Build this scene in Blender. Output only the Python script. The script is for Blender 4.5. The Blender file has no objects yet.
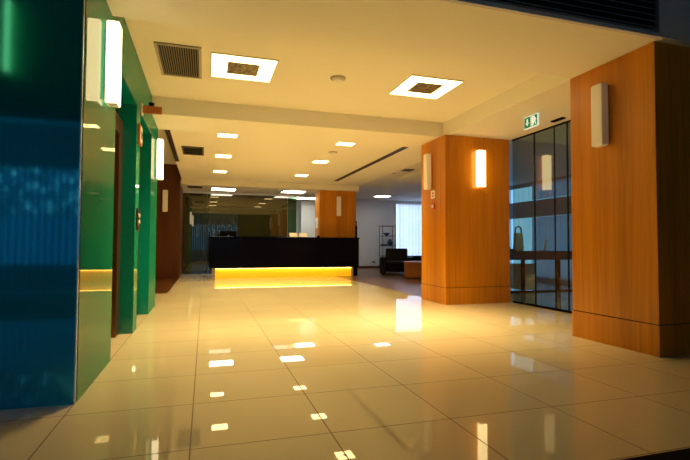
import bpy, bmesh, math, random
from mathutils import Matrix, Vector
random.seed(4)
SC = bpy.context.scene
COL = SC.collection
PI = math.pi

# ------------------------------------------------------------------ materials
def new_mat(name):
    m = bpy.data.materials.new(name); m.use_nodes = True
    nt = m.node_tree
    return m, nt, nt.nodes, nt.links, nt.nodes['Principled BSDF']

def plain(name, col, rough=.5, spec=.5, metal=0., var=.06, scale=6., bump=0., coat=0., ior=None):
    """A surface of one colour with a slight procedural unevenness."""
    m, nt, N, L, b = new_mat(name)
    tc = N.new('ShaderNodeTexCoord'); no = N.new('ShaderNodeTexNoise')
    no.inputs['Scale'].default_value = scale; no.inputs['Detail'].default_value = 3
    L.new(tc.outputs['Object'], no.inputs['Vector'])
    mx = N.new('ShaderNodeMix'); mx.data_type = 'RGBA'
    mx.inputs['A'].default_value = (*[c*(1-var) for c in col], 1)
    mx.inputs['B'].default_value = (*[min(1, c*(1+var)) for c in col], 1)
    L.new(no.outputs['Fac'], mx.inputs['Factor']); L.new(mx.outputs['Result'], b.inputs['Base Color'])
    b.inputs['Roughness'].default_value = rough; b.inputs['Specular IOR Level'].default_value = spec
    b.inputs['Metallic'].default_value = metal; b.inputs['Coat Weight'].default_value = coat
    if ior: b.inputs['IOR'].default_value = ior
    if bump:
        bp = N.new('ShaderNodeBump'); bp.inputs['Strength'].default_value = bump
        L.new(no.outputs['Fac'], bp.inputs['Height']); L.new(bp.outputs['Normal'], b.inputs['Normal'])
    return m

def glow(name, col, strength, base=(.9, .88, .82)):
    m, nt, N, L, b = new_mat(name)
    b.inputs['Base Color'].default_value = (*base, 1); b.inputs['Roughness'].default_value = .4
    b.inputs['Emission Color'].default_value = (*col, 1); b.inputs['Emission Strength'].default_value = strength
    return m

def wood(name, dark, light, rough=.32, sc=(26, 26, .9)):
    m, nt, N, L, b = new_mat(name)
    tc = N.new('ShaderNodeTexCoord'); mp = N.new('ShaderNodeMapping'); mp.inputs['Scale'].default_value = sc
    L.new(tc.outputs['Object'], mp.inputs['Vector'])
    n1 = N.new('ShaderNodeTexNoise'); n1.inputs['Scale'].default_value = 1.; n1.inputs['Detail'].default_value = 6
    n1.inputs['Roughness'].default_value = .6; n1.inputs['Distortion'].default_value = .4
    L.new(mp.outputs['Vector'], n1.inputs['Vector'])
    mp2 = N.new('ShaderNodeMapping'); mp2.inputs['Scale'].default_value = (3.2, 3.2, .06)
    L.new(tc.outputs['Object'], mp2.inputs['Vector'])
    n2 = N.new('ShaderNodeTexNoise'); n2.inputs['Scale'].default_value = 1.; n2.inputs['Detail'].default_value = 1
    L.new(mp2.outputs['Vector'], n2.inputs['Vector'])
    ad = N.new('ShaderNodeMath'); ad.operation = 'MULTIPLY_ADD'; ad.inputs[1].default_value = .55
    L.new(n2.outputs['Fac'], ad.inputs[0])
    ml = N.new('ShaderNodeMath'); ml.operation = 'MULTIPLY'; ml.inputs[1].default_value = .5
    L.new(n1.outputs['Fac'], ml.inputs[0]); L.new(ml.outputs[0], ad.inputs[2])
    cr = N.new('ShaderNodeValToRGB')
    cr.color_ramp.elements[0].position = .33; cr.color_ramp.elements[0].color = (*dark, 1)
    cr.color_ramp.elements[1].position = .70; cr.color_ramp.elements[1].color = (*light, 1)
    L.new(ad.outputs[0], cr.inputs['Fac']); L.new(cr.outputs['Color'], b.inputs['Base Color'])
    b.inputs['Roughness'].default_value = rough; b.inputs['Specular IOR Level'].default_value = .4
    return m

def tiles(name, base, joint, x0, wx, y0, wy, jw, rough, var=.05, ior=1.5):
    """Square polished tiles laid on the floor, with thin joints."""
    m, nt, N, L, b = new_mat(name)
    g = N.new('ShaderNodeNewGeometry'); sp = N.new('ShaderNodeSeparateXYZ'); L.new(g.outputs['Position'], sp.inputs[0])
    def mth(op, a, c=None, v=None):
        n = N.new('ShaderNodeMath'); n.operation = op
        L.new(a, n.inputs[0])
        if c is not None: L.new(c, n.inputs[1])
        if v is not None: n.inputs[1].default_value = v
        return n.outputs[0]
    ms, fl = [], []
    for ax, o, w in (('X', x0, wx), ('Y', y0, wy)):
        u = mth('DIVIDE', mth('SUBTRACT', sp.outputs[ax], v=o), v=w)
        f = mth('FRACT', mth('ADD', u, v=100.5)); d = mth('ABSOLUTE', mth('SUBTRACT', f, v=.5))
        ms.append(mth('LESS_THAN', d, v=jw/w/2)); fl.append(mth('FLOOR', u))
    mask = mth('MAXIMUM', ms[0], ms[1])
    cb = N.new('ShaderNodeCombineXYZ'); L.new(fl[0], cb.inputs[0]); L.new(fl[1], cb.inputs[1])
    wn = N.new('ShaderNodeTexWhiteNoise'); wn.noise_dimensions = '3D'; L.new(cb.outputs[0], wn.inputs['Vector'])
    no = N.new('ShaderNodeTexNoise'); no.inputs['Scale'].default_value = 2.5; no.inputs['Detail'].default_value = 4
    L.new(g.outputs['Position'], no.inputs['Vector'])
    av = N.new('ShaderNodeMath'); av.operation = 'MULTIPLY_ADD'; av.inputs[1].default_value = .5
    L.new(wn.outputs['Value'], av.inputs[0])
    hv = N.new('ShaderNodeMath'); hv.operation = 'MULTIPLY'; hv.inputs[1].default_value = .5
    L.new(no.outputs['Fac'], hv.inputs[0]); L.new(hv.outputs[0], av.inputs[2])
    m1 = N.new('ShaderNodeMix'); m1.data_type = 'RGBA'
    m1.inputs['A'].default_value = (*[c*(1-var) for c in base], 1); m1.inputs['B'].default_value = (*[min(1, c*(1+var)) for c in base], 1)
    L.new(av.outputs[0], m1.inputs['Factor'])
    m2 = N.new('ShaderNodeMix'); m2.data_type = 'RGBA'; m2.inputs['B'].default_value = (*joint, 1)
    L.new(mask, m2.inputs['Factor']); L.new(m1.outputs['Result'], m2.inputs['A'])
    L.new(m2.outputs['Result'], b.inputs['Base Color'])
    r = N.new('ShaderNodeMath'); r.operation = 'MULTIPLY_ADD'; r.inputs[1].default_value = .5; r.inputs[2].default_value = rough
    L.new(mask, r.inputs[0]); L.new(r.outputs[0], b.inputs['Roughness'])
    b.inputs['IOR'].default_value = ior
    return m

def pane(name, tint, refl_ior=1.6):
    """Thin architectural glass: tinted see-through plus mirror reflection by angle."""
    m = bpy.data.materials.new(name); m.use_nodes = True
    nt = m.node_tree; N, L = nt.nodes, nt.links
    N.remove(N['Principled BSDF'])
    fr = N.new('ShaderNodeFresnel'); fr.inputs['IOR'].default_value = refl_ior
    tr = N.new('ShaderNodeBsdfTransparent'); tr.inputs['Color'].default_value = (*tint, 1)
    gl = N.new('ShaderNodeBsdfGlossy'); gl.inputs['Roughness'].default_value = .0
    mx = N.new('ShaderNodeMixShader')
    g = N.new('ShaderNodeNewGeometry'); io = N.new('ShaderNodeMix')       # leaving the back of the pane reflects like entering it
    io.inputs['A'].default_value = refl_ior; io.inputs['B'].default_value = 1/refl_ior
    L.new(g.outputs['Backfacing'], io.inputs['Factor']); L.new(io.outputs['Result'], fr.inputs['IOR'])
    L.new(fr.outputs[0], mx.inputs[0]); L.new(tr.outputs[0], mx.inputs[1]); L.new(gl.outputs[0], mx.inputs[2])
    L.new(mx.outputs[0], N['Material Output'].inputs['Surface'])
    return m

def cloth(name, col, trans=.6):
    m = bpy.data.materials.new(name); m.use_nodes = True
    nt = m.node_tree; N, L = nt.nodes, nt.links
    N.remove(N['Principled BSDF'])
    d = N.new('ShaderNodeBsdfDiffuse'); t = N.new('ShaderNodeBsdfTranslucent')
    for n in (d, t): n.inputs['Color'].default_value = (*col, 1)
    mx = N.new('ShaderNodeMixShader'); mx.inputs[0].default_value = trans
    L.new(d.outputs[0], mx.inputs[1]); L.new(t.outputs[0], mx.inputs[2])
    L.new(mx.outputs[0], N['Material Output'].inputs['Surface'])
    return m

def daylight(name, a, b, strength, scale=(3, 3, 3), lo=.35, hi=.65):
    """What shows through a window: bright sky and blurred foliage."""
    m = bpy.data.materials.new(name); m.use_nodes = True
    nt = m.node_tree; N, L = nt.nodes, nt.links
    N.remove(N['Principled BSDF'])
    g = N.new('ShaderNodeNewGeometry'); mp = N.new('ShaderNodeMapping'); mp.inputs['Scale'].default_value = scale
    L.new(g.outputs['Position'], mp.inputs['Vector'])
    no = N.new('ShaderNodeTexNoise'); no.inputs['Scale'].default_value = 1; no.inputs['Detail'].default_value = 5
    L.new(mp.outputs['Vector'], no.inputs['Vector'])
    cr = N.new('ShaderNodeValToRGB'); cr.color_ramp.elements[0].position = lo; cr.color_ramp.elements[1].position = hi
    cr.color_ramp.elements[0].color = (*a, 1); cr.color_ramp.elements[1].color = (*b, 1)
    L.new(no.outputs['Fac'], cr.inputs['Fac'])
    e = N.new('ShaderNodeEmission'); e.inputs['Strength'].default_value = strength
    L.new(cr.outputs['Color'], e.inputs['Color']); L.new(e.outputs[0], N['Material Output'].inputs['Surface'])
    return m

def tinted_mirror(name, col, refl, amount):
    """Back-painted coloured glass: the paint, and a tinted mirror image over it."""
    m = bpy.data.materials.new(name); m.use_nodes = True
    nt = m.node_tree; N, L = nt.nodes, nt.links
    N.remove(N['Principled BSDF'])
    d = N.new('ShaderNodeBsdfDiffuse'); d.inputs['Color'].default_value = (*col, 1)
    g = N.new('ShaderNodeBsdfGlossy'); g.inputs['Color'].default_value = (*refl, 1); g.inputs['Roughness'].default_value = .02
    mx = N.new('ShaderNodeMixShader'); mx.inputs[0].default_value = amount
    L.new(d.outputs[0], mx.inputs[1]); L.new(g.outputs[0], mx.inputs[2])
    L.new(mx.outputs[0], N['Material Output'].inputs['Surface'])
    return m

def speckle(name, a, b, scale):
    m, nt, N, L, bs = new_mat(name)
    tc = N.new('ShaderNodeTexCoord'); v = N.new('ShaderNodeTexVoronoi'); v.inputs['Scale'].default_value = scale
    L.new(tc.outputs['Object'], v.inputs['Vector'])
    cr = N.new('ShaderNodeValToRGB'); cr.color_ramp.elements[0].position = .25; cr.color_ramp.elements[1].position = .75
    cr.color_ramp.elements[0].color = (*a, 1); cr.color_ramp.elements[1].color = (*b, 1)
    L.new(v.outputs['Color'], cr.inputs['Fac']); L.new(cr.outputs['Color'], bs.inputs['Base Color'])
    bs.inputs['Roughness'].default_value = .4
    return m

WARM = (1., .715, .285)
M = {}
M['tile'] = tiles('cream_polished_tile', (.76, .67, .47), (.16, .10, .04), -.055, .713, 2.40, .67, .007, .018, .05, 1.5)
M['office_tile'] = tiles('grey_office_tile', (.22, .23, .20), (.08, .08, .07), 5.3, .6, 6., .6, .008, .08, .06)
M['lounge_floor'] = wood('brown_lounge_floor', (.13, .065, .03), (.22, .12, .06), .3, (5, .6, 5))
M['alcove_floor'] = wood('dark_alcove_floor', (.06, .020, .003), (.10, .034, .004), .3, (.8, 8, 8))
M['dark_floor'] = plain('dark_hall_floor', (.3, .27, .2), .15)
M['ceil'] = plain('ceiling_paint', (.86, .82, .72), .8, .2, var=.01)
M['ceil_lounge'] = plain('lounge_ceiling_paint', (.72, .70, .66), .8, .2, var=.01)
M['wall'] = plain('daylight_blue_wall_paint', (.70, .74, .84), .7, .2, var=.02)  # white walls, with the blue of daylight put into their colour
M['wall_dark'] = plain('dark_hall_wall', (.16, .15, .14), .7, .2)
M['fascia'] = plain('hall_fascia_paint', (.66, .63, .72), .8, .2)
M['green'] = tinted_mirror('green_back_painted_glass', (.014, .275, .18), (1., .91, .78), .21)
M['reveal'] = plain('deep_green_reveal_panel', (.001, .25, .22), .12, .5, var=.03)
M['teal'] = plain('teal_back_painted_glass', (.004, .25, .37), .06, .5, .55, var=.03)
M['black_glass'] = plain('dark_green_mirror_glass', (.028, .025, .006), .005, .5, var=.02, ior=1.8)
M['green_pane'] = pane('green_tinted_glass', (.24, .42, .28), 1.6)
M['wood'] = wood('orange_wood_veneer', (.43, .140, .003), (.74, .285, .006), .30)
M['wood_red'] = wood('red_brown_wood_veneer', (.085, .024, .003), (.145, .046, .006), .4)
M['wood_sign'] = wood('orange_sign_wood', (.38, .10, .018), (.55, .17, .03), .4)
M['wood_table'] = wood('warm_table_wood', (.30, .10, .015), (.42, .16, .03), .3, (6, 6, 1))
M['bronze'] = plain('bronze_metal', (.22, .10, .045), .28, .5, .8)
M['steel'] = plain('brushed_steel', (.55, .55, .55), .3, .5, 1.)
M['edge'] = plain('aluminium_edge', (.5, .52, .55), .25, .5, 1.)
M['black'] = plain('black_lacquer', (.003, .003, .008), .08, .06)
M['black_matt'] = plain('black_plastic', (.005, .005, .006), .9, .05)
M['leather'] = plain('black_leather', (.006, .006, .008), .5, .2, bump=.1, scale=40)
M['duct'] = plain('duct_shadow', (.02, .018, .016), .9, .1)
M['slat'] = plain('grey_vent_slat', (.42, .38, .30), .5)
M['slat_mid'] = plain('mid_vent_slat', (.20, .17, .12), .5)  # slats darker than the frame of the big air grille
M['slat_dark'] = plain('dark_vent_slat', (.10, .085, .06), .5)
M['louvre'] = plain('black_louvre_slat', (.22, .20, .26), .5)
M['slotmetal'] = plain('dark_slot_metal', (.06, .04, .025), .4)
M['opal'] = glow('unlit_opal_acrylic', (1, .85, .6), .02, (.95, .90, .84))
M['lamp'] = glow('lit_opal_acrylic', (1, .80, .46), 3.6)
M['lamp_wood'] = glow('lit_opal_acrylic_warm', (1, .70, .30), 5.)
M['panel'] = glow('light_panel_diffuser', WARM, 7.)
M['panel_small'] = glow('small_light_diffuser', WARM, 12.)
M['panel_bright'] = glow('white_office_diffuser', (1, .95, .70), 15.)
M['panel_office'] = glow('office_light_diffuser', (1, .92, .72), 14.)
M['led'] = glow('led_strip', (1, .62, .10), 16.)
M['amber'] = glow('backlit_amber_panel', (1, .42, .004), .75, (.9, .5, .05))
M['grille'] = speckle('perforated_speaker_grille', (.03, .02, .008), (.32, .25, .12), 42)
M['white'] = plain('white_plastic', (.8, .78, .74), .4)
M['red'] = plain('red_plastic', (.55, .02, .01), .35)
M['dark_edge'] = plain('dark_green_edge', (.01, .025, .02), .2)
M['band'] = plain('grey_band_paint', (.40, .41, .38), .7, .2)
M['paper'] = plain('white_paper', (.9, .88, .85), .6)
M['sign_green'] = glow('exit_sign_green', (0, .22, .09), .5, (0, .2, .08))
M['sign_white'] = glow('exit_sign_white', (.80, 1, .90), .6)
M['sign_edge'] = plain('clear_sign_edge', (.7, .75, .7), .2)
M['pane'] = pane('partition_glass', (.66, .74, .66), 1.75)
M['shelf_glass'] = pane('shelf_glass', (.55, .70, .72), 1.5)
M['bright_day'] = daylight('bright_daylight', (.46, .64, 1.), (.54, .70, 1), 2.3, (2, 2, 2))
M['blue_day'] = daylight('blue_daylight', (.10, .36, .66), (.25, .50, .78), 1.6, (6, 6, .5))
M['hall_day'] = daylight('garden_daylight', (.01, .10, .16), (.6, .9, .95), 5., (11, 9, 7), .52, .70)
M['frost_day'] = daylight('frosted_daylight', (.02, .18, .30), (.03, .23, .36), 3.4, (1, 1, .3))
M['frost_dim'] = daylight('dim_frosted_daylight', (.02, .18, .24), (.03, .23, .30), .9, (1, 1, .3))
M['green_paint'] = plain('green_hall_paint', (.01, .55, .25), .6)
M['strip_day'] = glow('yellow_lit_strip', (1, .85, .25), 4.)
M['sheer'] = cloth('white_sheer_curtain', (.92, .93, .96), .75)
M['blue_curtain'] = cloth('grey_blue_curtain', (.42, .55, .68), .5)
M['blind'] = cloth('dark_blue_blind', (.10, .30, .42), .6)
M['grey_green'] = plain('grey_green_fabric', (.34, .38, .30), .7)
M['mat'] = plain('black_mat_pile', (.008, .007, .006), .95, .1, scale=120, bump=.4)
M['bowl'] = plain('dark_blue_ceramic', (.02, .03, .08), .25)
M['dark_wood'] = wood('dark_desk_wood', (.012, .008, .006), (.03, .02, .014), .25, (1, 8, 8))
M['pale_wood'] = wood('pale_drawer_wood', (.62, .54, .34), (.75, .66, .42), .4, (1, 8, 8))

# ------------------------------------------------------------------ mesh helpers
class MB:
    def __init__(s): s.bm = bmesh.new()
    def box(s, x0, x1, y0, y1, z0, z1):
        v = [s.bm.verts.new(p) for p in ((x0,y0,z0),(x1,y0,z0),(x1,y1,z0),(x0,y1,z0),(x0,y0,z1),(x1,y0,z1),(x1,y1,z1),(x0,y1,z1))]
        for f in ((3,2,1,0),(4,5,6,7),(0,1,5,4),(1,2,6,5),(2,3,7,6),(3,0,4,7)): s.bm.faces.new([v[i] for i in f])
        return s
    def prism(s, pts, z0, z1, axis='z'):
        """Extrude a polygon (given anticlockwise) along an axis."""
        def P(a, b, c): return {'z': (a, b, c), 'y': (a, c, b), 'x': (c, a, b)}[axis]
        lo = [s.bm.verts.new(P(a, b, z0)) for a, b in pts]; hi = [s.bm.verts.new(P(a, b, z1)) for a, b in pts]
        n = len(pts)
        s.bm.faces.new(lo[::-1]); s.bm.faces.new(hi)
        for i in range(n): s.bm.faces.new([lo[i], lo[(i+1) % n], hi[(i+1) % n], hi[i]])
        bmesh.ops.recalc_face_normals(s.bm, faces=s.bm.faces[:])
        return s
    def lathe(s, prof, cx=0, cy=0, n=28):
        rings = []
        for r, z in prof:
            rings.append([s.bm.verts.new((cx + r*math.cos(2*PI*i/n), cy + r*math.sin(2*PI*i/n), z)) for i in range(n)])
        for a, b in zip(rings, rings[1:]):
            for i in range(n): s.bm.faces.new([a[i], a[(i+1) % n], b[(i+1) % n], b[i]])
        s.bm.faces.new(rings[0][::-1]); s.bm.faces.new(rings[-1])
        bmesh.ops.recalc_face_normals(s.bm, faces=s.bm.faces[:])
        return s
    def wavy(s, a0, a1, z0, z1, amp, waves, axis='x', at=0.):
        """A hanging cloth with vertical folds."""
        n = waves*8; rows = []
        for i in range(n+1):
            t = i/n; u = a0 + (a1-a0)*t
            w = at + amp*math.sin(t*waves*2*PI) + .3*amp*math.sin(t*waves*4.7 + 1)
            p = (u, w) if axis == 'x' else (w, u)
            rows.append((s.bm.verts.new((*p, z0)), s.bm.verts.new((*p, z1))))
        for (a, b), (c, d) in zip(rows, rows[1:]): s.bm.faces.new([a, c, d, b])
        return s
    def build(s, name, mat, parent=None, bevel=0., seg=2, smooth=False, loc=(0, 0, 0)):
        me = bpy.data.meshes.new(name); s.bm.to_mesh(me); s.bm.free()
        me.materials.append(mat)
        if smooth:
            for p in me.polygons: p.use_smooth = True
        o = bpy.data.objects.new(name, me); COL.objects.link(o); o.location = loc
        if parent is not None: o.parent = parent
        if bevel:
            b = o.modifiers.new('bevel', 'BEVEL'); b.width = bevel; b.segments = seg; b.limit_method = 'ANGLE'
        return o

def thing(name, label, cat, loc=(0, 0, 0), rz=0., group=None):
    o = bpy.data.objects.new(name, None); COL.objects.link(o)
    o.empty_display_size = .1; o.location = loc; o.rotation_euler = (0, 0, rz)
    return tag(o, label, cat, group)
def tag(o, label, cat, group=None):
    o['label'] = label; o['category'] = cat
    if group: o['group'] = group
    return o
def struct(o, label=None):
    o['kind'] = 'structure'
    if label: o['label'] = label
    return o
def sbox(name, mat, *b, parent=None, label=None, bevel=0.):
    o = MB().box(*b).build(name, mat, parent, bevel)
    if parent is None: struct(o, label)
    elif label: o['label'] = label
    return o
def holder(name, label):
    o = bpy.data.objects.new(name, None); COL.objects.link(o); return struct(o, label)
def dup(src, loc, label, rz=None):
    r = src.copy(); COL.objects.link(r); r.location = loc; r['label'] = label
    if rz is not None: r.rotation_euler = (0, 0, rz)
    for ch in list(src.children):
        c = ch.copy(); COL.objects.link(c); c.parent = r
        for g in list(ch.children):
            d = g.copy(); COL.objects.link(d); d.parent = c
    return r

# ------------------------------------------------------------------ floors
fl = MB()
fl.box(-.72, 4.04, -4.5, 16.4, -.08, 0); fl.box(4.04, 5.25, -4.5, 7.86, -.08, 0)
fl.box(-3.6, -.72, -4.5, 10.07, -.08, 0); fl.box(2.5, 4.04, 16.4, 19.1, -.08, 0)
struct(fl.build('floor', M['tile']), 'cream polished floor tiles across the lobby')
sbox('floor_lounge', M['lounge_floor'], 4.04, 10.6, 7.86, 19.1, -.08, 0, label='brown lounge floor behind the middle wooden pillar')
sbox('floor_alcove', M['alcove_floor'], -3.6, -.72, 10.07, 16.4, -.08, 0, label='dark red-brown floor strip in front of the dark wooden wall')
sbox('floor_office', M['office_tile'], 5.25, 9.5, 3.9, 7.86, -.08, 0, label='grey office floor behind the glass partition')
MB().prism([(5.25, 7.86), (9.5, 7.86), (9.5, 12.7), (7.0, 12.7)], .001, .004).build('office_floor_tiles', M['office_tile'], bpy.data.objects['floor_office'])

# ------------------------------------------------------------------ ceilings
c = MB()
c.box(-.8, 3.97, 4.17, 7.15, 3.15, 3.25)                    # recessed tray with the two big light panels
c.box(-.8, 5.4, 3.14, 4.17, 2.9, 3.25)                      # near beam
c.box(3.97, 5.4, 4.17, 7.15, 2.9, 3.25)                     # beam along the glass partition
c.box(-.8, 5.4, 7.15, 8.1, 2.9, 3.25)                       # beam between the trays
c.box(-.69, 4.84, 8.1, 14.45, 2.97, 3.25)                   # second ceiling field
c.box(-.69, 4.88, 14.45, 14.56, 2.80, 3.25)                  # bulkhead above the reception desk
struct(c.build('ceiling', M['ceil']), 'warm lit stepped plaster ceiling of the lobby')
sbox('ceiling_reception', M['ceil_lounge'], -.72, 4.9, 14.56, 19.1, 2.80, 2.9, label='grey ceiling strip above the reception office')
cl = MB(); cl.box(4.84, 10.6, 8.1, 14.45, 3.0, 3.1); cl.box(4.9, 10.6, 14.45, 19.1, 3.0, 3.1)
struct(cl.build('ceiling_lounge', M['ceil_lounge']), 'cool grey ceiling over the lounge')
sbox('ceiling_alcove', M['ceil'], -3.6, -.69, 8.08, 14.6, 3.38, 3.45, label='beige ceiling above the dark wooden wall')
sbox('ceiling_office', M['ceil_lounge'], 5.4, 9.5, 3.9, 12.7, 2.92, 3.0, label='ceiling behind the glass partition')
sbox('ceiling_hall', M['fascia'], -5.2, 6.2, -4.6, 3.12, 6.4, 6.5)
# fascia above the near beam, with the black louvre in it
fs = MB(); fs.box(-.77, 6.2, 3.10, 3.14, 3.36, 6.5); fs.box(-.77, -.6, 3.10, 3.14, 2.9, 3.36); fs.box(3.90, 6.2, 3.10, 3.14, 2.9, 3.36); fs.box(-.6, 3.90, 3.10, 3.14, 2.9, 2.935)
struct(fs.build('wall_front', M['fascia']), 'dark fascia above the near beam')

# ------------------------------------------------------------------ walls that close the place
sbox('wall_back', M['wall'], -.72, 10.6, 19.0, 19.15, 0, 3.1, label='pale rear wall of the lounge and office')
sbox('wall_hall_rear', M['wall_dark'], -5.2, 6.2, -4.6, -4.5, 0, 6.5)
sbox('wall_hall_left', M['wall_dark'], -5.2, -5.1, -4.5, 3.3, 0, 6.5)
sbox('wall_hall_right', M['wall_dark'], 6.1, 6.2, -4.5, 3.9, 0, 6.5)
sbox('floor_hall', M['dark_floor'], -5.2, -3.6, -4.5, 3.3, -.08, 0)
sbox('floor_hall_right', M['dark_floor'], 5.25, 6.2, -4.5, 3.9, -.08, 0)
sbox('baseboard_back', M['wood_red'], 5.0, 8.0, 18.97, 19.0, 0, .10, label='dark baseboard under the pale lounge wall')
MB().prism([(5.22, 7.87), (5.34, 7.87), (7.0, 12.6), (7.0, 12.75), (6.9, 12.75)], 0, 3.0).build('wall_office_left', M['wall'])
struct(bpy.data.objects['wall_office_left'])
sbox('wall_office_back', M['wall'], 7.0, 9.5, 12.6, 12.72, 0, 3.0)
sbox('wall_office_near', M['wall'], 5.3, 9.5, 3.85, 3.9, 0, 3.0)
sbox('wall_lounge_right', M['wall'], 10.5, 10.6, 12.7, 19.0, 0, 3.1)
sbox('wall_alcove_left', M['wood_red'], -3.65, -3.6, 8.08, 16.4, 0, 3.45)

# green lift wall: core, front and side glass
wl = MB()
wl.box(-5.1, -.78, 3.30, 4.39, 0, 3.25); wl.box(-1.4, -.78, 4.39, 5.67, 2.6, 3.25); wl.box(-1.4, -.78, 5.67, 5.95, 0, 3.25)
wl.box(-1.4, -.78, 5.95, 7.17, 2.6, 3.25); wl.box(-1.4, -.78, 7.17, 8.06, 0, 3.25); wl.box(-1.5, -1.4, 4.39, 8.06, 0, 3.25)
wlo = struct(wl.build('wall_left', M['wall_dark']), 'green and teal glass-clad lift wall')
def green(y0, y1, z0, z1):
    return MB().box(-.78, -.76, y0, y1, z0, z1).build('green_glass_panel', M['green'], wlo)
for a in ((3.312, 4.388, 0, 2.9), (4.17, 4.388, 2.9, 3.15), (4.392, 5.668, 2.603, 3.15), (5.672, 5.95, 0, 3.15), (5.953, 7.168, 2.603, 2.9), (5.953, 7.15, 2.9, 3.15), (7.172, 8.065, 0, 2.9)):
    green(*a)
t_ = MB(); t_.box(-5.1, -.772, 3.28, 3.30, 0, 6.4)
t_.build('teal_glass_panel', M['teal'], wlo)['label'] = 'teal glass facing the entrance'
MB().box(-.772, -.764, 3.278, 3.31, 0, 2.9).build('edge_trim', M['edge'], wlo)['label'] = 'thin metal corner edge'
rv = MB()
for y0, y1 in ((4.39, 5.67), (5.95, 7.17)):
    rv.box(-.94, -.762, y1-.012, y1+.0, 0, 2.6); rv.box(-.94, -.762, y0, y0+.012, 0, 2.6); rv.box(-.94, -.762, y0, y1, 2.588, 2.6)
rv.build('green_reveal', M['reveal'], wlo)['label'] = 'deep green reveal of the lift openings'
for k, (y0, y1) in enumerate(((4.402, 5.658), (5.962, 7.158))):
    d = holder('door_%d' % (k+1), 'bronze lift door in the %s opening of the green wall' % ('near', 'far')[k])
    f = MB(); f.box(-.99, -.90, y1-.20, y1, 0, 2.38); f.box(-.99, -.90, y0, y0+.20, 0, 2.38); f.box(-.99, -.90, y0+.2, y1-.2, 2.2, 2.38)
    f.build('door_frame', M['bronze'], d, .004)
    ym = (y0+y1)/2
    MB().box(-1.03, -1.0, y0+.2, ym-.004, 0, 2.2).build('door_leaf', M['bronze'], d)
    MB().box(-1.03, -1.0, ym+.004, y1-.2, 0, 2.2).build('door_leaf', M['bronze'], d)
    MB().box(-.99, -.95, y0, y1, 2.38, 2.588).build('transom_panel', M['reveal'], d)

# dark wooden wall beyond the lifts
wd = sbox('wall_alcove_back', M['wood_red'], -3.6, -.72, 14.5, 16.2, 0, 3.38, label='dark red-brown wooden wall beyond the lifts')

# dark green mirror glass behind the reception, in four panes
gw = holder('wall_reception', 'dark green reflective glass wall behind the reception desk')
xs = [-.72, .065, 2.80, 3.12]
for a, b in zip(xs, xs[1:]):
    MB().box(a+.004, b-.004, 16.2, 16.23, .02, 2.72).build('glass_pane', M['green_pane' if a > 2 else 'black_glass'], gw)
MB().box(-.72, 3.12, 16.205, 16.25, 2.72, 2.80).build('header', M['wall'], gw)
MB().box(-.72, 3.12, 16.205, 16.25, 0, .02).build('bottom_rail', M['steel'], gw)
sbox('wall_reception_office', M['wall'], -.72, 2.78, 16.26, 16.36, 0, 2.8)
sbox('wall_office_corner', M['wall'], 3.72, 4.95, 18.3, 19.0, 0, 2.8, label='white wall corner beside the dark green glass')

# wooden pillars
def pillar(x0, x1, y0, y1, z1, label, plinth=True):
    p = holder('pillar', label)
    MB().box(x0, x1, y0, y1, .29 if plinth else 0, z1).build('cladding', M['wood'], p, .004)
    if plinth:
        MB().box(x0+.006, x1-.006, y0+.006, y1-.006, .282, .29).build('shadow_gap', M['duct'], p)
        MB().box(x0-.006, x1+.006, y0-.006, y1+.006, 0, .282).build('plinth', M['wood'], p, .004)
    return p
pillar(3.90, 5.18, 6.965, 7.86, 2.9, 'wooden pillar in the middle of the lobby with a glowing wall lamp')
pillar(3.948, 5.6, 3.18, 4.205, 2.9, 'large near wooden pillar at the right with a dark front')
pillar(3.57, 4.82, 14.56, 15.2, 2.8, 'wooden pillar behind the reception desk', False)

# ------------------------------------------------------------------ glass partition, right
gp = holder('wall_right', 'clear glass partition between the two wooden pillars')
ys = [4.19, 5.66, 5.93, 6.39, 6.96]
for a, b in zip(ys, ys[1:]):
    MB().box(5.246, 5.254, a+.004, b-.004, .03, 2.88).build('glass_pane', M['pane'], gp)
for y, h in ((5.66, .008), (5.93, .003), (6.39, .008)):
    MB().box(5.238, 5.262, y-h, y+h, .03, 2.88).build('mullion', M['dark_edge'], gp)
MB().box(5.23, 5.27, 4.19, 6.96, 0, .03).build('bottom_rail', M['black_matt'], gp)
MB().box(5.23, 5.27, 4.19, 6.96, 2.88, 2.9).build('top_rail', M['black_matt'], gp)

# office windows (behind the partition) on the outer wall
ow = MB()
ow.box(9.35, 9.5, 3.9, 12.6, 0, .12); ow.box(9.30, 9.5, 3.9, 12.6, 1.86, 2.35); ow.box(9.35, 9.5, 3.9, 12.6, 2.80, 3.0)
struct(ow.build('wall_office_right', M['band']), 'outer office wall with a grey band between window rows')
w1 = holder('window_1', 'blue lit lower office window behind the desk'); MB().box(9.44, 9.46, 3.9, 12.6, .12, 1.86).build('window_pane', M['blue_day'], w1)
w2 = holder('window_2', 'blue lit upper office window above the grey band'); MB().box(9.44, 9.46, 3.9, 12.6, 2.35, 2.80).build('window_pane', M['blue_day'], w2)
tag(MB().wavy(4.2, 11.45, .08, 1.84, .025, 44, 'y', 9.30).build('curtain', M['blue_curtain'], None, smooth=True), 'grey blue curtain across the lower office window', 'curtain')
tag(MB().wavy(4.2, 11.45, 2.37, 2.85, .025, 44, 'y', 9.31).build('curtain', M['blue_curtain'], None, smooth=True), 'short grey blue curtain across the upper office window above the grey band', 'curtain')

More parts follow.
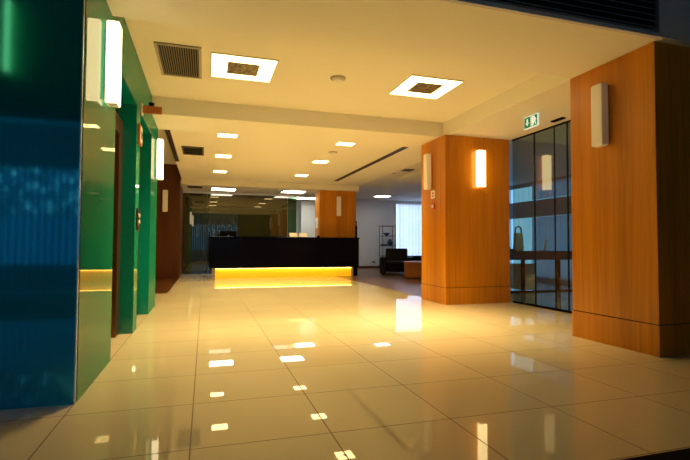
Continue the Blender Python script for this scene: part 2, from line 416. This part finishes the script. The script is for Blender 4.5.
# office desk and what stands on it
dk = thing('office_desk', 'long dark office desk seen through the glass partition', 'desk', (7.05, 8.35, 0))
MB().box(-1.15, 1.2, 0, .75, .86, .892).build('desktop', M['dark_wood'], dk, .004)
MB().box(-1.12, 1.17, .02, .05, .70, .86).build('apron', M['dark_wood'], dk)
for x in (-1.08, -.47, .46, 1.12):
    MB().box(x-.03, x+.03, .02, .08, .03, .70).build('leg', M['black_matt'], dk)
MB().box(-1.15, 1.2, 0, .10, 0, .03).build('foot_rail', M['black_matt'], dk)
dr = thing('drawer_unit', 'pale wooden drawer unit under the office desk', 'drawers', (6.90, 8.62, 0))
MB().box(-.2, .2, 0, .4, .03, .60).build('body', M['pale_wood'], dr, .004)
for k in range(3):
    d_ = MB().box(-.19, .19, -.015, 0, .05+.18*k, .215+.18*k).build('drawer', M['pale_wood'], dr, .003)
    MB().box(-.06, .06, -.03, -.015, .15+.18*k, .165+.18*k).build('handle', M['steel'], d_)
bg = thing('bag', 'grey-green bag with a dark loop handle on the office desk', 'bag', (6.62, 8.6, .892))
MB().prism([(-.12, .03), (-.10, .0), (.10, .0), (.12, .03), (.085, .40), (-.085, .40)], -.05, .05, 'y').build('body', M['grey_green'], bg, .02)
hb = MB()
for i in range(8):
    a0, a1 = PI*i/8, PI*(i+1)/8
    r0, r1 = .065, .088
    q = [(r0*math.cos(a0), .46+r0*math.sin(a0)), (r1*math.cos(a0), .46+r1*math.sin(a0)), (r1*math.cos(a1), .46+r1*math.sin(a1)), (r0*math.cos(a1), .46+r0*math.sin(a1))]
    hb.prism(q, -.012, .012, 'y')
hb.box(-.088, -.065, -.012, .012, .36, .46); hb.box(.065, .088, -.012, .012, .36, .46)
hb.build('handle', M['black_matt'], bg)
sn = thing('tablet', 'small grey tilted screen standing on the office desk', 'screen', (7.26, 8.55, .892))
MB().prism([(-.02, 0), (.03, 0), (.10, .26), (.05, .26)], -.012, .012, 'y').build('screen', M['grey_green'], sn, .004)
MB().box(-.07, .08, -.04, .06, 0, .012).build('stand', M['black_matt'], sn)
ph = thing('desk_telephone', 'low black telephone on the left end of the office desk', 'telephone', (6.32, 8.5, .892))
MB().prism([(-.1, 0), (.1, 0), (.1, .03), (-.1, .06)], -.08, .08, 'y').build('body', M['black_matt'], ph, .005)
MB().box(-.09, -.04, -.09, .09, .055, .085).build('handset', M['black'], ph, .012)

# ------------------------------------------------------------------ wall lamps
def sconce(label, loc, rz, lit, grp):
    """Local frame: the wall is at y=0, the lamp sticks out towards -y."""
    s = thing('wall_sconce', label, 'wall lamp', loc, rz, grp)
    MB().box(-.035, .035, -.020, 0, -.29, .29).build('backplate', M['steel'], s)
    MB().box(-.070, .070, -.110, -.020, -.315, .315).build('diffuser', M[lit], s, .010, 3)
    MB().box(-.055, .055, -.10, -.03, .315, .321).build('end_cap', M['opal'], s)
    MB().box(-.055, .055, -.10, -.03, -.321, -.315).build('end_cap', M['opal'], s)
    return s
G = 'white box wall lamps'
sconce('big glowing white wall lamp on the nearest green glass panel', (-.76, 3.90, 2.395), PI/2, 'lamp', G)
sconce('glowing white wall lamp at the far end of the green glass wall', (-.76, 7.80, 2.345), PI/2, 'lamp', G)
sconce('glowing wall lamp with a warm halo on the front of the middle pillar', (4.56, 6.965, 2.335), 0, 'lamp_wood', G)
sconce('unlit white wall lamp on the middle pillar above the red fire alarm', (3.90, 7.49, 2.335), -PI/2, 'opal', G)
sconce('unlit white wall lamp on the large near right pillar', (3.948, 3.74, 2.35), -PI/2, 'opal', G)
sconce('unlit wall lamp on the pillar behind the reception desk', (4.20, 14.56, 2.28), 0, 'opal', G)
sconce('unlit pale wall lamp on the dark red-brown wooden wall', (-1.13, 14.5, 2.28), 0, 'opal', G)

# ------------------------------------------------------------------ ceiling fittings
def beam(parent, size, watts, z, spread):
    """The downward light of a ceiling fitting, as wide as its diffuser."""
    l = bpy.data.lights.new('lamp_beam', 'AREA'); l.shape = 'SQUARE'; l.size = size; l.energy = watts
    l.color = WARM; l.spread = math.radians(spread)
    o = bpy.data.objects.new('lamp_beam', l); COL.objects.link(o); o.parent = parent; o.location = (0, 0, z)
    return o
def big_panel(label, x, y, watts, spread):
    p = thing('ceiling_light', label, 'ceiling light', (x, y, 3.15), 0, 'large square ceiling lights')
    h, w = .365, .185
    f = MB()
    f.box(-h, h, -h, -w, -.012, -.002); f.box(-h, h, w, h, -.012, -.002); f.box(-h, -w, -w, w, -.012, -.002); f.box(w, h, -w, w, -.012, -.002)
    f.build('diffuser', M['panel'], p)
    e = MB(); g = h+.012
    e.box(-g, g, -g, -h, -.014, 0); e.box(-g, g, h, g, -.014, 0); e.box(-g, -h, -h, h, -.014, 0); e.box(h, g, -h, h, -.014, 0)
    e.build('frame', M['white'], p)
    MB().box(-w, w, -w, w, -.020, -.002).build('centre_grille', M['grille'], p, .003)
    beam(p, .72, watts, -.022, spread)
    return p
big_panel('large square ceiling light beside the ceiling air grille', .415, 5.655, 63, 112)
big_panel('large square ceiling light in front of the middle wooden pillar', 2.83, 5.60, 43, 78)

def small_panel():
    p = thing('ceiling_downlight', '', 'ceiling light', (0, 0, 2.97), 0, 'small square ceiling lights')
    h, w = .165, .03
    f = MB()
    f.box(-h, h, -h, -w, -.010, -.002); f.box(-h, h, w, h, -.010, -.002); f.box(-h, -w, -w, w, -.010, -.002); f.box(w, h, -w, w, -.010, -.002)
    f.build('diffuser', M['panel_small'], p)
    e = MB(); g = h+.01
    e.box(-g, g, -g, -h, -.012, 0); e.box(-g, g, h, g, -.012, 0); e.box(-g, -h, -h, h, -.012, 0); e.box(h, g, -h, h, -.012, 0)
    e.build('frame', M['white'], p)
    MB().box(-w, w, -w, w, -.016, -.002).build('centre_grille', M['grille'], p)
    beam(p, .32, 29, -.02, 112)
    return p
sp = small_panel()
spots = [(.365, 8.43, 'small square ceiling light nearest in the row by the dark vent'),
         (.365, 10.48, 'small square ceiling light second in the row by the dark vent'),
         (.365, 12.75, 'small square ceiling light farthest in the row by the dark vent'),
         (2.58, 8.43, 'small square ceiling light nearest in the row beside the long slot'),
         (2.58, 10.48, 'small square ceiling light second in the row beside the long slot'),
         (2.58, 12.70, 'small square ceiling light farthest in the row beside the long slot')]
sp.location = (*spots[0][:2], 2.97); sp['label'] = spots[0][2]
for x, y, lb in spots[1:]: dup(sp, (x, y, 2.97), lb)

def tube_panel(label, x, y, z, w, d, mat='panel_office'):
    p = thing('ceiling_panel', label, 'ceiling light', (x, y, z), 0, 'white office ceiling lights')
    MB().box(-w/2, w/2, -d/2, d/2, -.012, -.002).build('diffuser', M[mat], p)
    e = MB(); a, b = w/2+.03, d/2+.03
    e.box(-a, a, -b, -d/2, -.016, 0); e.box(-a, a, d/2, b, -.016, 0); e.box(-a, -w/2, -d/2, d/2, -.016, 0); e.box(w/2, a, -d/2, d/2, -.016, 0)
    e.build('frame', M['slat_dark'], p)
    return p
tube_panel('white ceiling light over the monitor end of the reception desk', .56, 15.35, 2.80, .74, .66)
tube_panel('white ceiling light above the brochures in front of the dark glass', 2.83, 15.30, 2.80, .74, .66)
tube_panel('white ceiling light inside the white office beside the reception pillar', 3.62, 17.25, 2.80, .82, .66, 'panel_bright')
tube_panel('small white ceiling light over the lounge near the bright window', 6.88, 17.4, 3.0, .6, .45)

def grille(label, x0, x1, y0, y1, z, n, along, slat, frame, cat='air vent', name='air_grille'):
    g = thing(name, label, cat, ((x0+x1)/2, (y0+y1)/2, z))
    w, d = (x1-x0)/2, (y1-y0)/2
    MB().box(-w, w, -d, d, -.004, 0).build('backing', M['duct'], g)
    e = MB(); t = min(.03, .18*min(w, d))
    e.box(-w, w, -d, -d+t, -.018, -.004); e.box(-w, w, d-t, d, -.018, -.004); e.box(-w, -w+t, -d+t, d-t, -.018, -.004); e.box(w-t, w, -d+t, d-t, -.018, -.004)
    e.build('frame', M[frame], g)
    s = MB()
    for i in range(n):
        u = (i+.5)/n
        if along == 'y':
            x = -w+t + u*2*(w-t); s.box(x-.004, x+.004, -d+t, d-t, -.016, -.004)
        else:
            y = -d+t + u*2*(d-t); s.box(-w+t, w-t, y-.006, y+.006, -.016, -.004)
    s.build('slats', M[slat], g)
    return g
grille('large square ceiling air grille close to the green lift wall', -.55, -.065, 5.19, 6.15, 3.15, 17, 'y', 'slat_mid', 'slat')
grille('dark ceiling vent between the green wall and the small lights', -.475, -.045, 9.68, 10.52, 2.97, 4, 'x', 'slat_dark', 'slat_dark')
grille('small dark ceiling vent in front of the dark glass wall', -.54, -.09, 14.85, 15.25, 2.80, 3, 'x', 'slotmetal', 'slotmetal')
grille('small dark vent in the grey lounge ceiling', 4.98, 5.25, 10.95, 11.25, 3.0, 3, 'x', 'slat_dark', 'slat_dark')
def slot(label, x0, x1, y0, y1, z):
    g = thing('slot_diffuser', label, 'air slot', ((x0+x1)/2, (y0+y1)/2, z))
    w, d = (x1-x0)/2, (y1-y0)/2
    MB().box(-w, w, -d, d, -.004, 0).build('backing', M['duct'], g)
    e = MB(); e.box(-w, -w+.02, -d, d, -.014, -.004); e.box(w-.02, w, -d, d, -.014, -.004); e.box(-.008, .008, -d, d, -.014, -.004)
    e.build('rails', M['slotmetal'], g)
slot('long dark slot diffuser in the ceiling beside the lounge', 3.76, 3.87, 8.38, 13.5, 2.97)
slot('dark slot diffuser along the ceiling edge by the dark wooden wall', -.69, -.60, 8.4, 11.5, 2.97)

def detector(label, x, y, z, r):
    d = thing('smoke_detector', label, 'smoke detector', (x, y, z), 0, 'round ceiling detectors')
    MB().lathe([(r, 0), (r, -.012), (r*.8, -.02)]).build('base', M['slat'], d, smooth=False)
    MB().lathe([(r*.7, -.02), (r*.62, -.04), (r*.3, -.045)]).build('sensor_head', M['white'], d)
detector('round detector on the ceiling between the two large lights', 1.61, 5.625, 3.15, .10)
detector('round detector on the ceiling by the row beside the long slot', 2.57, 9.33, 2.97, .095)
detector('tiny detector on the grey lounge ceiling next to the vent', 4.99, 11.75, 3.0, .05)

tube_panel('added unseen ceiling light brightening the office behind the large near pillar', 7.7, 7.0, 2.92, 1.2, .6, 'panel_bright')  # extra light added for the office interior, hidden by the near pillar
# black louvre in the fascia above the near beam
lv = thing('louvre_grille', 'wide black louvre grille above the near ceiling beam', 'air vent', (1.65, 3.10, 3.15))
MB().box(-2.25, 2.25, .02, .034, -.215, .21).build('backing', M['duct'], lv)
fr = MB(); fr.box(-2.25, 2.25, -.012, .02, -.215, -.20); fr.box(-2.25, 2.25, -.012, .02, .195, .21); fr.box(-2.25, -2.235, -.012, .02, -.2, .195); fr.box(2.235, 2.25, -.012, .02, -.2, .195)
fr.build('frame', M['louvre'], lv)
s = MB()
for k in range(7):
    z = -.185 + k*.056
    s.prism([(-.01, z), (.018, z+.022), (.018, z+.030), (-.01, z+.010)], -2.235, 2.235, 'x')
s.build('slats', M['louvre'], lv)

# ------------------------------------------------------------------ signs and small wall things
ex = thing('exit_sign', 'green and white exit sign hanging under the ceiling by the glass', 'exit sign', (4.50, 5.535, 2.9))
MB().box(-.012, .012, -.145, .145, -.185, -.012).build('sign_panel', M['sign_white'], ex)
MB().box(-.02, .02, -.15, .15, -.012, 0).build('ceiling_rail', M['sign_edge'], ex)
MB().box(-.0135, -.012, .005, .138, -.178, -.020).build('green_arrow_field', M['sign_green'], ex)
a = MB(); a.prism([(.085, -.050), (.058, -.050), (.058, -.100), (.035, -.100), (.0715, -.150), (.108, -.100), (.085, -.100)][::-1], -.0145, -.0135, 'x')
a.build('arrow', M['sign_white'], ex)['label'] = 'white arrow pointing down'
MB().box(-.0135, -.012, -.138, -.005, -.178, -.020).build('green_door_field', M['sign_green'], ex)
MB().box(-.0145, -.0135, -.060, -.018, -.168, -.030).build('doorway', M['sign_white'], ex)
fg = MB()
fg.prism([(-.078+.012*math.cos(i*PI/5), -.045+.012*math.sin(i*PI/5)) for i in range(10)], -.0155, -.0145, 'x')
for poly in ([(-.068, -.060), (-.096, -.062), (-.100, -.108), (-.074, -.108)], [(-.070, -.060), (-.040, -.082), (-.046, -.092), (-.074, -.076)],
             [(-.096, -.062), (-.122, -.092), (-.114, -.100), (-.094, -.080)], [(-.074, -.104), (-.052, -.132), (-.030, -.140), (-.034, -.152), (-.060, -.144), (-.086, -.108)],
             [(-.100, -.104), (-.106, -.140), (-.126, -.160), (-.116, -.168), (-.096, -.144), (-.084, -.108)]):
    fg.prism(poly, -.0155, -.0145, 'x')
fg.build('running_figure', M['sign_white'], ex)['label'] = 'white running figure'

ms = thing('motion_sensor', 'small black sensor on the ceiling edge above the glass partition', 'sensor', (5.03, 5.60, 2.9))
MB().box(-.035, .035, -.12, .12, -.022, 0).build('housing', M['black_matt'], ms, .006)
MB().box(-.041, -.035, -.10, .10, -.018, -.006).build('lens', M['black'], ms)

fa = thing('fire_alarm', 'round red fire alarm on the middle pillar under the unlit lamp', 'fire alarm', (3.90, 7.375, 1.70), -PI/2)
MB().box(-.05, .05, -.02, 0, -.055, .055).build('base', M['red'], fa, .008)
bt = MB().lathe([(.032, 0), (.032, .012), (.02, .016)]).build('button', M['white'], fa, loc=(0, -.02, 0)); bt.rotation_euler = (PI/2, 0, 0)
pl = thing('alarm_sign', 'small white sign with a dark pictogram above the red fire alarm', 'sign', (3.90, 7.40, 1.915), -PI/2)
MB().box(-.07, .07, -.006, 0, -.072, .072).build('plate', M['white'], pl)
pc = MB(); pc.prism([(-.035, -.045), (.035, -.045), (.035, -.02), (-.035, -.02)], -.008, -.006, 'y'); pc.prism([(-.02, .0), (.02, .0), (.03, .04), (-.03, .04)], -.008, -.006, 'y')
pc.build('pictogram', M['red'], pl)

pp = thing('switch_plate', 'narrow pale plate on the side of the reception pillar', 'switch plate', (3.57, 14.95, 1.74), -PI/2)
MB().box(-.12, .12, -.012, 0, -.17, .17).build('plate', M['opal'], pp, .004)
MB().box(-.05, .05, -.018, -.012, -.06, .06).build('switch', M['white'], pp, .003)

hs = thing('hanging_sign', 'orange wooden sign board sticking out from the green lift wall', 'sign', (-.76, 6.02, 2.64))
MB().box(0, .018, -.05, .05, -.07, .07).build('wall_plate', M['white'], hs, .003)
MB().box(.018, .235, -.02, .02, -.045, .045).build('board', M['wood_sign'], hs, .005)
MB().lathe([(.022, .045), (.022, .062), (.034, .068), (.034, .085), (.02, .09)], .115, 0).build('knob', M['black_matt'], hs)
ind = thing('lift_indicator', 'wood framed lift indicator high between the two lift openings', 'indicator', (-.76, 5.83, 2.28), PI/2)
MB().box(-.105, .105, -.03, 0, -.115, .115).build('frame', M['wood_sign'], ind, .006)
MB().box(-.075, .075, -.034, -.03, -.085, .085).build('display', M['paper'], ind)
MB().prism([(-.03, -.05), (.03, -.05), (.03, .0), (.055, .0), (0, .06), (-.055, .0), (-.03, .0)], -.037, -.034, 'y').build('arrow', M['black_matt'], ind)
cb = thing('lift_call_switch', 'grey lift call button panel between the two lift openings', 'button panel', (-.76, 5.83, 1.29), PI/2)
MB().box(-.08, .08, -.022, 0, -.125, .125).build('plate', M['bronze'], cb, .005)
for z in (-.03, .045):
    b_ = MB().lathe([(.022, 0), (.022, .008), (.016, .011)]).build('button', M['opal'], cb, loc=(0, -.022, z)); b_.rotation_euler = (PI/2, 0, 0)

# ------------------------------------------------------------------ reception desk
rd = thing('reception_desk', 'long black reception desk with a glowing amber base', 'desk', (2.42, 14.0, 0))
MB().box(-2.30, 2.30, -.05, .10, .31, 1.215).build('front_panel', M['black'], rd, .004)
MB().box(-2.32, 2.33, -.07, .30, 1.215, 1.243).build('counter_top', M['black'], rd, .004)
MB().box(-2.28, 2.28, .10, .50, .80, .83).build('work_surface', M['black_matt'], rd)
MB().box(2.18, 2.30, .10, .52, .02, 1.215).build('end_panel', M['black'], rd, .003)
MB().box(-2.30, -2.18, .10, .52, .31, 1.215).build('end_panel', M['black'], rd, .003)
MB().box(-2.12, 2.14, .25, .30, .0, .31).build('base_panel', M['amber'], rd)['label'] = 'glowing amber base panel'
MB().box(-2.12, 2.12, .10, .50, .29, .31).build('underside', M['black_matt'], rd)
MB().box(-2.10, 2.12, .19, .21, .275, .29).build('light_strip', M['led'], rd)['label'] = 'bright amber light strip'
MB().box(2.16, 2.20, .16, .2, 0, .31).build('foot', M['steel'], rd)['label'] = 'small steel foot'
MB().box(-2.20, -2.16, .16, .2, 0, .31).build('foot', M['steel'], rd)['label'] = 'small steel foot'
mo = thing('monitor', 'black computer monitor at the left part of the reception desk', 'monitor', (.68, 14.3, .83))
MB().box(-.10, .10, -.09, .09, 0, .012).build('foot', M['black_matt'], mo, .003)
MB().box(-.025, .025, .0, .03, .012, .30).build('stand', M['black_matt'], mo)
MB().box(-.24, .24, -.03, .0, .20, .585).build('screen_case', M['black_matt'], mo, .006)
lg = MB().lathe([(.022, 0), (.022, .003)]).build('emblem', M['steel'], mo, loc=(.0, -.03, .43)); lg.rotation_euler = (PI/2, 0, 0)
def brochure(label, x, rz):
    b = thing('brochure_stand', label, 'brochure', (x, 14.12, 1.243), rz, 'brochures on the reception desk')
    MB().prism([(-.05, 0), (-.04, 0), (.05, .135), (.04, .135)], -.125, .125, 'x').build('leaflet', M['paper'], b)
    MB().prism([(-.055, 0), (.10, 0), (.10, .006), (.06, .006), (.056, .12), (.05, .12), (.05, .006), (-.055, .006)], -.12, .12, 'x').build('holder', M['black_matt'], b)
brochure('open white brochure on the reception desk nearer the monitor', 2.63, .10)
brochure('open white brochure on the reception desk nearer the pillar', 2.93, -.04)
mu = thing('desk_bell', 'small black bell on the counter beside the brochures', 'bell', (3.42, 14.1, 1.243))
MB().lathe([(.055, 0), (.055, .012)]).build('base', M['black_matt'], mu)
MB().lathe([(.05, .012), (.045, .04), (.02, .06), (.008, .062), (.008, .075)]).build('dome', M['black'], mu, smooth=True)
orn = thing('sculpture', 'slender black ornament on the right end of the reception desk', 'ornament', (4.68, 14.12, 1.243))
MB().box(-.04, .04, -.04, .04, 0, .02).build('base', M['black_matt'], orn, .003)
MB().lathe([(.03, .02), (.038, .12), (.032, .25), (.04, .33), (.022, .40), (.014, .46), (.026, .50), (.012, .54)], n=16).build('body', M['black_matt'], orn, smooth=True)

# ------------------------------------------------------------------ lounge
w3 = holder('window_3', 'bright daylight window of the lounge')
MB().box(8.16, 10.4, 18.96, 18.98, .12, 2.84).build('window_pane', M['bright_day'], w3)
f = MB(); f.box(8.10, 8.16, 18.93, 19.0, .06, 2.90); f.box(8.16, 10.4, 18.93, 19.0, 2.84, 2.90); f.box(8.16, 10.4, 18.93, 19.0, .06, .12); f.box(9.2, 9.24, 18.94, 18.96, .12, 2.84)
f.build('window_frame', M['white'], w3)
tag(MB().wavy(8.18, 10.35, .05, 2.83, .03, 14, 'x', 18.84).build('sheer_curtain', M['sheer'], None, smooth=True), 'white sheer curtain over the bright lounge window', 'curtain')

ac = thing('armchair', 'black leather armchair in front of the bright lounge window', 'armchair', (6.24, 14.45, 0), math.radians(-23))
MB().box(-.36, .36, .06, .80, .10, .30).build('seat_base', M['leather'], ac, .02)
MB().box(-.355, .355, .02, .62, .30, .46).build('seat_cushion', M['leather'], ac, .05, 4)
MB().prism([(.58, .30), (.92, .10), (.96, .88), (.74, .90)], -.39, .39, 'x').build('backrest', M['leather'], ac, .05, 4)
for sx in (-1, 1):
    MB().box(*sorted((sx*.36, sx*.57)), .0, .95, .04, .60).build('armrest', M['leather'], ac, .04, 4)
    for y in (.06, .86):
        MB().box(*sorted((sx*.43, sx*.49)), y, y+.06, 0, .06).build('leg', M['black_matt'], ac)
so = thing('sofa', 'low black sofa half hidden behind the wooden coffee table', 'sofa', (7.75, 15.9, 0))
MB().box(-.85, .85, .02, .85, .08, .42).build('seat_base', M['leather'], so, .03)
MB().box(-.85, .85, .60, .90, .42, .60).build('backrest', M['leather'], so, .05, 4)
for sx in (-1, 1): MB().box(*sorted((sx*.85, sx*1.02)), 0, .9, .06, .56).build('armrest', M['leather'], so, .04, 4)
for x in (-.8, .74):
    for y in (.06, .78): MB().box(x, x+.06, y, y+.06, 0, .08).build('leg', M['black_matt'], so)
ct = thing('coffee_table', 'low wooden box coffee table in front of the black armchair', 'table', (6.16, 12.60, 0), math.radians(-23))
MB().box(-.42, .42, .02, .82, .03, .465).build('body', M['wood_table'], ct, .005)
MB().box(-.44, .44, 0, .84, .465, .505).build('tabletop', M['wood_table'], ct, .005)
tag(MB().box(-.11, .11, -.15, .15, 0, .012).build('magazine', M['paper'], None, loc=(6.25, 13.1, .505)), 'pale magazine lying on the wooden coffee table', 'magazine')

sh = thing('display_shelf', 'black metal display shelf with glass shelves beside the bright window', 'shelf', (7.50, 18.35, 0))
for x in (-.30, .30):
    for y in (-.18, .18): MB().box(x-.009, x+.009, y-.009, y+.009, 0, 1.86).build('post', M['black_matt'], sh)
for z in (.12, .55, .98, 1.40, 1.82):
    o = MB().box(-.29, .29, -.17, .17, z, z+.012).build('glass_shelf', M['shelf_glass'], sh)
    for y in (-.19, .172): MB().box(-.30, .30, y, y+.018, z-.006, z+.014).build('shelf_rail', M['black_matt'], o)
bw = thing('bowl', 'dark blue bowl on the upper glass shelf', 'bowl', (7.45, 18.35, 1.412))
MB().lathe([(.05, 0), (.05, .02), (.12, .07), (.16, .12), (.15, .12), (.11, .075), (.04, .03)]).build('body', M['bowl'], bw, smooth=True)
vs = thing('vase', 'dark blue squat vase on the middle glass shelf', 'vase', (7.62, 18.35, .992))
MB().lathe([(.07, 0), (.13, .06), (.14, .14), (.09, .21), (.06, .24), (.075, .27), (.06, .27)]).build('body', M['bowl'], vs, smooth=True)
pb = tag(MB().box(-.12, .12, -.09, .09, 0, .06).build('book', M['bowl'], None, .004, loc=(7.33, 18.35, .992)), 'thick dark blue book lying beside the squat vase', 'book')
sk = thing('wall_socket', 'small grey socket low on the pale lounge wall beside the shelf', 'socket', (7.10, 19.0, .27))
MB().box(-.09, .09, -.02, 0, -.05, .05).build('plate', M['slat'], sk, .004)
MB().box(-.03, .03, -.026, -.02, -.03, .03).build('outlet', M['black_matt'], sk)

# ------------------------------------------------------------------ entrance side, seen only by reflection
w4 = holder('window_4', 'garden window of the entrance hall mirrored in the teal glass')
MB().box(-4.9, 2.4, -4.48, -4.46, 1.62, 2.58).build('window_pane', M['hall_day'], w4)
MB().box(-4.9, 2.4, -4.48, -4.46, .0, .55).build('frosted_pane', M['frost_dim'], w4)
MB().box(-4.9, 2.4, -4.48, -4.46, .57, 1.60).build('frosted_pane', M['frost_day'], w4)
MB().box(-5.0, 2.5, -4.5, -4.42, .55, .57).build('window_rail', M['black_matt'], w4)
MB().box(-4.9, 2.4, -4.48, -4.46, 2.60, 3.6).build('frosted_pane', M['frost_dim'], w4)
MB().box(-5.0, 2.5, -4.5, -4.42, 2.58, 2.60).build('window_rail', M['black_matt'], w4)
MB().box(-5.0, 2.5, -4.5, -4.42, 1.60, 1.62).build('window_rail', M['black_matt'], w4)
sbox('wall_hall_panel', M['green_paint'], -5.1, -2.0, -4.5, -4.47, 3.75, 6.4, label='green wall high in the entrance hall')
tl = thing('tube_sconce', 'upright yellow tube lamp on the green hall wall mirrored in the teal glass', 'wall lamp', (-3.93, -4.33, 4.5))
MB().lathe([(.05, 0), (.05, 1.5)]).build('tube', M['strip_day'], tl)
for z in (-.05, 1.5): MB().lathe([(.055, z), (.055, z+.05)]).build('end_cap', M['steel'], tl)
MB().box(-.03, .03, -.14, -.04, .7, .8).build('bracket', M['steel'], tl)
bl = MB()
for k in range(56):
    x = -4.85 + k*.13; bl.box(x-.045, x+.045, -4.36, -4.352, .02, 3.5)
bo = tag(bl.build('vertical_blind', M['blind']), 'dark vertical blind mirrored as stripes in the teal glass', 'blind')

mt = tag(MB().box(.3, 4.4, .5, 1.703, 0, .012).build('door_mat', M['mat'], None, .004), 'black entrance mat at the lower right corner', 'mat')

# ------------------------------------------------------------------ camera, world, view
W = bpy.data.worlds.new('world'); SC.world = W; W.use_nodes = True
W.node_tree.nodes['Background'].inputs['Color'].default_value = (.02, .03, .05, 1)
W.node_tree.nodes['Background'].inputs['Strength'].default_value = .2

cam = bpy.data.cameras.new('camera'); cam.sensor_width = 36; cam.lens = 24; cam.clip_start = .05
co = bpy.data.objects.new('camera', cam); COL.objects.link(co); SC.camera = co
yaw, pit, rol = math.radians(16.94), math.radians(1.896), math.radians(.254)
fwd = Vector((math.sin(yaw)*math.cos(pit), math.cos(yaw)*math.cos(pit), math.sin(pit)))
r0 = Vector((math.cos(yaw), -math.sin(yaw), 0)); u0 = r0.cross(fwd)
rr = r0*math.cos(rol) + u0*math.sin(rol); uu = u0*math.cos(rol) - r0*math.sin(rol)
mw = Matrix((rr, uu, -fwd)).transposed().to_4x4(); mw.translation = Vector((0, 0, 1))
co.matrix_world = mw

SC.view_settings.view_transform = 'Standard'; SC.view_settings.look = 'None'
SC.view_settings.gamma = 1; SC.view_settings.exposure = 0; SC.view_settings.use_curve_mapping = False
SC.cycles.use_denoising = True
SC.cycles.max_bounces = 10; SC.cycles.diffuse_bounces = 6; SC.cycles.glossy_bounces = 6; SC.cycles.transparent_max_bounces = 12
SC.cycles.sample_clamp_indirect = 8
